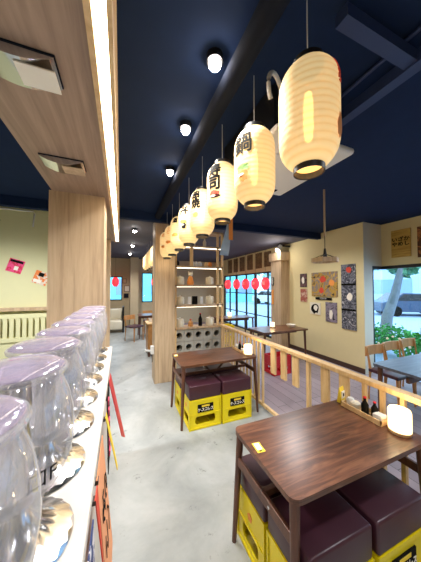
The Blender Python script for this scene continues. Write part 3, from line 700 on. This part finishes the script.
# ================================================================== WALL THINGS
def board(name, label, cat, group, x, px, cols, scale=9, seed=0, th=.02, dist=1.5, mat=None):
    p0 = on(px[0], px[1], 0, x); p1 = on(px[2], px[3], 0, x); y0, y1 = sorted((p0.y, p1.y)); z0, z1 = sorted((p0.z, p1.z))
    o = MB().box(-th, 0, -(y1-y0)/2, (y1-y0)/2, -(z1-z0)/2, (z1-z0)/2, .002).build(name, mat or m_art(name+str(seed), cols, scale, seed, dist)); o.location = (x, (y0+y1)/2, (z0+z1)/2)
    tag(o, label, cat, group); return o, y1-y0, z1-z0
def patch(o, y, z, w, h, m, n=14, x=-.0235, seed=1, name='artwork'):
    rg = random.Random(seed); b = MB(); b.poly([(y+w/2*math.cos(2*PI*k/n)*rg.uniform(.75, 1.15), z+h/2*math.sin(2*PI*k/n)*rg.uniform(.75, 1.15)) for k in range(n)], (x, -.019), 'X'); return b.build(name, m, o)
G = 'prints on the cream poster wall'
o, w, h = board('poster', 'large orange and brown print with two red masks', 'poster', G, XP, (312, 273, 338, 297), ['3a3330', 'b9923f', '8c7f75', 'd9b24a', '4a4038'], 5, 1)
patch(o, .02, h*.2, w*.24, h*.3, M['inkred'], seed=2); patch(o, -w*.30, h*.05, w*.2, h*.28, M['inkorange'], seed=3); patch(o, .06, -h*.25, w*.2, h*.25, M['inkred'], seed=4)
o, w, h = board('poster', 'tall dark strip of three stacked prints at the right end of the wall', 'poster', G, XP, (341.5, 265, 357, 331), ['1b1c24', '7e7f8a', '3a3c48', 'b3b2b8', '24252e'], 6, 2)
patch(o, -.02, h*.41, w*.4, h*.1, M['inkred'], seed=5); patch(o, -.03, h*.0, w*.4, h*.12, M['inkwhite'], seed=6)
for zz in (.19, -.2): MB().box(-.023, -.019, -w/2, w/2, zz*h-.02, zz*h+.02).build('divider', M['ink'], o)
o, w, h = board('poster', 'small dark portrait print at upper left of the poster wall', 'poster', G, XP, (300.5, 274, 307, 287), ['2c1f24', '6a4a4c', '2a2328'], 8, 3); patch(o, 0, 0, w*.45, h*.6, M['inkwhite'], seed=7)
o, w, h = board('poster', 'small reddish print below the dark portrait', 'poster', G, XP, (301, 289, 307.5, 302), ['a45a4c', 'cfae9a', '7b4a48'], 8, 4)
o, w, h = board('caption_board', 'thin black caption board with white characters under the large print', 'sign', G, XP, (316, 297, 332, 300.5), ['17130f'], 8, 5, mat=M['ink'])
lettering('さけのみ', h*.8, lambda x, y, z: (-.0215-z, -x, y), M['inkwhite'], o)
o, w, h = board('poster', 'round black and white print with a pale bird shape', 'poster', G, XP, (310.5, 302, 321, 315), ['d8c7a0'], 8, 6, mat=M['ceramic']); patch(o, 0, 0, w*.9, h*.85, M['ink'], seed=8, x=-.022); patch(o, -.02, .02, w*.4, h*.5, M['inkwhite'], seed=9, x=-.0245)
o, w, h = board('poster', 'grey and black portrait print right of the round print', 'poster', G, XP, (326, 302, 337.5, 323), ['1f1b22', '8b8090', '59505c', 'b4a6b0'], 6, 7); patch(o, 0, -h*.1, w*.3, h*.5, M['inkwhite'], seed=10)
G2 = 'boards above the corner window'
o, w, h = board('menu_board', 'square yellow wooden board with black lettering above the corner window', 'board', G2, XW, (391.5, 231.5, 411.5, 256), ['c8a24a'], 8, 8, mat=wood('yellow_board_wood', [(.3, 'b48a35'), (.7, 'd8b55c')], (1, 1, 8)))
lettering('いざか\nやめし', h*.17, lambda x, y, z: (-.0215-z, -x*1.1, y+.03), M['ink'], o, bold=.003)
board('menu_board', 'brown board cut by the right edge of the photo', 'board', G2, XW, (417.5, 227, 432, 256), ['5a3620', 'b0703a', '3c2618'], 6, 9)
G3 = 'small dark menu boards above the tall windows'
for k, (a, b_, c, d) in enumerate([(264.5, 252.3, 271.3, 266), (256, 253.8, 262, 268), (247.5, 255.7, 252.8, 269.5), (240, 257.7, 244.8, 271), (234, 259.3, 238, 272), (228.5, 260.7, 232, 273)]):
    board('menu_board', ['menu board closest to the wooden wall pillar', 'menu board second from the wall pillar', 'menu board third from the wall pillar', 'menu board fourth from the wall pillar', 'menu board fifth from the wall pillar', 'menu board nearest the display shelf'][k], 'board', G3, XP, (a, b_, c, d), ['6b5236', '8d7048', '54412e'], 14, 10+k)
# vertical sign on the wall pillar
vs = thing('pillar_sign', 'narrow vertical lettered sign on the wooden wall pillar', 'sign', (4.11, 5.32, 1.62))
MB().box(-.012, 0, -.05, .05, .12, .36).build('sign_board', M['ink'], vs); lettering('居\n酒\n屋', .085, lambda x, y, z: (-.0135-z, -x, .24+y), M['inkwhite'], vs, spacing=.8)
MB().box(-.01, 0, -.035, .035, -.42, .0).build('paper_strip', M['inkorange'], vs)
# posters on the pale yellow kitchen wall
def kposter(label, px, cols, seed, tilt, sub):
    p = on(px[0], px[1], 1, 4.2); o = MB().box(-px[2]/2, px[2]/2, -.006, 0, -px[3]/2, px[3]/2).build('poster', m_art('kitchen_poster%d' % seed, cols, 12, seed)); o.location = p; o.rotation_euler = (0, tilt, 0)
    tag(o, label, 'poster', 'posters on the pale yellow wall')
    for (x, z, w, h, m) in sub: MB().box(x-w/2, x+w/2, -.009, -.005, z-h/2, z+h/2).build('artwork', M[m], o)
kposter('pink-red poster tilted on the pale yellow wall, the left one', (15.5, 266, .19, .20), ['d8304e', 'f0508a', 'c8203c'], 21, .3, [(0, .07, .16, .035, 'ink'), (.02, -.03, .05, .06, 'inkwhite')])
kposter('orange and white poster tilted beside the wooden counter pillar', (41, 278, .19, .20), ['ec8440', 'e9d9c8', 'd87030'], 22, .35, [(-.01, .05, .07, .06, 'ink'), (-.03, -.06, .1, .05, 'inkwhite')])
hk = thing('ceiling_conduit_hook', 'thin grey bracket pipe near the top of the pale yellow wall', 'pipe', (-1.26, 4.18, 2.78))
MB().tube([(-.5, 0, .08), (0, 0, .08), (.02, -.02, .04), (.0, -.02, -.16)], .012, 8).build('pipe', M['acw'], hk, True)
kb = MB().tube([(-1.95, 4.1, 2.72), (-1.80, 4.1, 2.76), (-1.68, 4.1, 2.72), (-1.64, 4.1, 2.66)], .014, 8).build('cable', M['ink'], None, True); tag(kb, 'black drooping cable at the left edge of the pale yellow wall', 'cable')
# hanging cloth streamer
hs = thing('cloth_streamer', 'hanging blue, white and orange cloth streamer behind the third lantern', 'streamer', (1.60, 3.05, 2.32), .0)
b = MB(); A = []
for i in range(9):
    z = .62-.10*i*.95; w = .05+.012*i; x = -.018*i; A.append([(x-w/2, .015*math.sin(i*1.2), z), (x+w/2, -.015*math.sin(i*1.2), z)])
for p, q_ in zip(A, A[1:]): b.prism4([(*p[0][:1], p[0][1], p[0][2]), p[1], (p[1][0], p[1][1]+.008, p[1][2]), (p[0][0], p[0][1]+.008, p[0][2])], [q_[0], q_[1], (q_[1][0], q_[1][1]+.008, q_[1][2]), (q_[0][0], q_[0][1]+.008, q_[0][2])])
b.build('cloth', M['bluecloth'], hs)
MB().box(-.07, -.005, -.022, -.014, .10, .48).build('orange_print', M['inkorange'], hs); MB().tube([(0, 0, .62), (0, 0, CZ-2.32)], .003, 6).build('string', M['ink'], hs)
# flags on the counter front
def flag(name, label, y, z, pts, m, th=.003, x=-.078, out=.0, extra=None):
    t = thing(name, label, 'flag', (x, y, z), 0, 'flags and banners hanging on the counter front')
    b = MB(); n = len(pts)
    lo = [b.bm.verts.new((p[2], p[0], p[1])) for p in pts]; hi = [b.bm.verts.new((p[2]+th, p[0], p[1])) for p in pts]
    b.bm.faces.new(lo[::-1]); b.bm.faces.new(hi)
    for i in range(n): b.bm.faces.new((lo[i], lo[(i+1) % n], hi[(i+1) % n], hi[i]))
    b.build('cloth', m, t)
    MB().box(.003, .021, .0, .02, -.014, -.002).build('clip', M['darkbrown'], t)
    if extra: extra(t)
    return t
def ex1(t):
    for k in range(6): MB().box(.024+.0016*k, .030+.0016*k, .05, .09, -.06-.05*k, -.035-.05*k).build('print', M['inkpink'], t)
flag('hanging_banner', 'black banner with pink print nearest the far end of the counter', 1.18, 1.17, [(0, 0, .02), (.22, 0, .02), (.2, -.36, .03), (.0, -.36, .03)], M['ink'], extra=ex1)
flag('hanging_flag', 'red pointed flag sticking out from the counter into the aisle', 1.43, 1.14, [(0, 0, .02), (.16, 0, .02), (.08, -.38, .11), (.0, -.32, .09)], M['red'])
flag('hanging_flag', 'yellow-green pointed flag beside the red one on the counter front', 1.10, 1.118, [(0, 0, .02), (.05, 0, .02), (.03, -.24, .07), (.0, -.24, .07)], M['inkyellow'])
def ex2(t): lettering('のみ\nくい', .10, lambda x, y, z: (.015+.04*(.2-y)/.42+.006+z, .11-x*.9, y-.2), M['ink'], t, spacing=1.1)
flag('hanging_banner', 'orange banner with black characters on the counter front', .76, 1.118, [(0, 0, .015), (.22, 0, .015), (.22, -.42, .055), (0, -.42, .055)], plain('orange_cloth', 'eaa276', .9), extra=ex2)
flag('hanging_flag', 'small red flag left of the orange banner', .69, 1.12, [(0, 0, .018), (.05, 0, .018), (.02, -.22, .04)], M['inkred'])
flag('hanging_flag', 'blue and white striped flag at the bottom edge of the photo', .52, 1.118, [(0, 0, .018), (.12, 0, .018), (.1, -.28, .03), (0, -.28, .03)], m_art('blue_stripe', ['2d3f74', 'e3e0e6', 'b8384c'], 14, 31))
# ================================================================== DINING SIDE AND REAR FURNITURE
def cafe_table(label, x0, x1, y0, y1, m, group='tables of the dining side'):
    t = thing('cafe_table', label, 'table', (x0, y0, 0), 0, group); w, d = x1-x0, y1-y0
    MB().poly(rounded(0, w, 0, d, .03), (.72, .75)).build('tabletop', m, t)
    for x in (.06, w-.06):
        for y in (.06, d-.06): MB().tube([(x+(-.03 if x < .1 else .03), y, 0), (x, y, .72)], [.018, .028], 10).build('leg', M['walnut2'], t, True)
    MB().box(.06, w-.06, d/2-.015, d/2+.015, .62, .68).build('apron', M['walnut2'], t)
cafe_table('blue-grey topped table in front of the corner window', 2.92, 4.5, 1.16, 1.84, M['greywood'])
cafe_table('window table nearest the wall pillar', 2.75, 3.95, 3.85, 4.5, M['walnut'])
cafe_table('far window table beyond the nearer window table', 2.75, 3.95, 6.0, 6.6, M['walnut'])
def dchair(label, x, y, rz, group='wooden chairs at the corner window table', m=None):
    t = thing('dining_chair', label, 'chair', (x, y, 0), rz, group); m = m or M['chairwood']
    for sx in (-.19, .19):
        MB().tube([(sx, -.19, 0), (sx*.95, -.17, .44)], [.014, .018], 10).build('leg', m, t, True)
        MB().tube([(sx, .21, 0), (sx*.97, .18, .44), (sx, .22, .77)], [.014, .02, .015], 10).build('leg', m, t, True)
    MB().box(-.21, .21, -.2, .2, .42, .47, .015, 2).build('seat', M['leather'], t, True)
    b = MB(); n = 8
    pts = [(-.22+.44*i/n, .235-.03*(1-((i/n-.5)*2)**2)*-1) for i in range(n+1)]
    b.poly(pts+[(p[0], p[1]-.02) for p in pts[::-1]], (.64, .785)); b.build('backrest', m, t, True)
    return t
dchair('wooden chair with curved back left of the other, behind the blue-grey table', 3.70, 2.06, 0)
dchair('wooden chair with curved back right of the first, behind the blue-grey table', 4.18, 2.1, 0)
dchair('wooden chair at the right edge of the photo, behind the blue-grey table', 4.68, 2.12, 0)
dchair('wooden chair on the near side of the blue-grey table, cut by the photo edge', 3.86, .93, PI)
o = copy_tree(proto); 
for ch in list(o.children):
    if ch.name.startswith('cushion'): bpy.data.objects.remove(ch)
o.name = 'plastic_crate'; o.location = (2.3, 5.1, 0); o.rotation_euler.z = .0; tag(o, 'yellow crate, lower of two stacked beyond the railing', 'crate', 'yellow crates stacked on the dining floor')
o2 = copy_tree(o); o2.location = (2.31, 5.1, .355); o2['label'] = 'yellow crate, upper of two stacked beyond the railing'
rc = crate('plastic_crate', M['red'], 'red plastic crate on the floor beyond the railing', 'red crates', cushion=False, text=False); rc.location = (2.72, 3.5, 0)
MB().lathe([(0, 0), (.045, 0), (.045, .003), (0, .003)], 20).build('emblem', M['inkwhite'], rc); rc.children[-1].rotation_euler = (PI/2, 0, 0); rc.children[-1].location = (.2, -.006, .24)
bw_ = MB().lathe([(0, 0), (.06, 0), (.1, .05), (.11, .07), (.1, .07), (.06, .02), (0, .015)], 20).build('bowl', M['ceramic'], None, True); bw_.location = (3.72, 4.15, .75); tag(bw_, 'small bowl on the window table nearest the wall pillar', 'bowl')
# rear room
so = thing('sofa', 'pale low sofa with black frame below the left rear window', 'sofa', (-.55, 8.9, 0))
MB().box(0, .62, 0, .6, .12, .45, .04, 3).build('seat', M['ceramic'], so, True); MB().box(0, .62, .45, .62, .45, .85, .04, 3).build('backrest', M['ceramic'], so, True)
MB().box(.62, .68, 0, .62, 0, .95, .01).build('arm_frame', M['black'], so); MB().box(-.06, 0, 0, .62, 0, .95, .01).build('arm_frame', M['black'], so)
cafe_table('dark table of the rear room seen left of the room pillar', .55, 1.4, 7.6, 8.3, M['walnut'], 'tables of the rear room')
dchair('wooden chair nearest the pale sofa in the rear room', .42, 7.5, .7, 'chairs of the rear room'); dchair('wooden chair in front of the dark rear table', .95, 7.0, PI, 'chairs of the rear room'); dchair('wooden chair behind the dark rear table', 1.0, 8.6, 0, 'chairs of the rear room')
cb = thing('wooden_cabinet', 'low orange-brown wooden cabinet just left of the room pillar', 'cabinet', (.62, 5.6, 0))
MB().box(0, .6, 0, .45, .12, .78, .01).build('cabinet_body', M['chairwood'], cb); MB().box(-.03, .63, -.03, .48, .78, .81, .004).build('cabinet_top', M['pine'], cb)
for s in (0, 1): MB().box(.02+s*.29, .29+s*.29, -.012, 0, .15, .75).build('door', M['chairwood'], cb)
for x in (.03, .57):
    for y in (.03, .42): MB().box(x-.02, x+.02, y-.02, y+.02, 0, .12).build('leg', M['walnut2'], cb)
for k, (x, c, l) in enumerate(((.70, 'acw', 'white cup at the left of the wooden cabinet top'), (.86, 'inkred', 'red cup at mid cabinet top'), (1.02, 'ink', 'black cup at the right of the wooden cabinet top'))):
    o = MB().lathe([(0, 0), (.035, 0), (.045, .09), (.04, .09), (.032, .01), (0, .01)], 16).build('cup', M[c], None, True); o.location = (x, 5.8, .81); tag(o, l, 'cup', 'cups on the wooden cabinet')
sb = thing('sanitizer_holder', 'small white dispenser bracket fixed low on the aisle side of the room pillar', 'dispenser', (.56, 4.08, .56))
MB().box(-.06, 0, -.05, .05, -.05, .09, .01).build('holder', M['acw'], sb); MB().tube([(-.05, 0, .0), (-.16, 0, .02)], .02, 10).build('nozzle', M['acw'], sb); MB().tube([(-.03, 0, -.05), (-.03, 0, -.2)], .006, 6).build('wire', M['ink'], sb)
for k, (x, z, w, h, m, l) in enumerate(((.16, 1.95, .18, .2, 'tan', 'small brown framed picture, upper left of the rear wall pictures'), (.27, 1.62, .22, .26, 'inkwhite', 'pale framed picture in the middle of the rear wall'), (.24, 1.32, .2, .2, 'duct', 'dark framed picture lowest on the rear wall'))):
    t = thing('framed_picture', l, 'picture', (x-.02, YE, z), 0, 'pictures on the rear wall'); MB().box(-w/2, w/2, -.02, 0, -h/2, h/2).build('frame', M['walnut2'], t); MB().box(-w/2+.02, w/2-.02, -.024, -.018, -h/2+.02, h/2-.02).build('print', M[m], t)
# cords of every lantern end at the ceiling
bpy.context.view_layer.update()
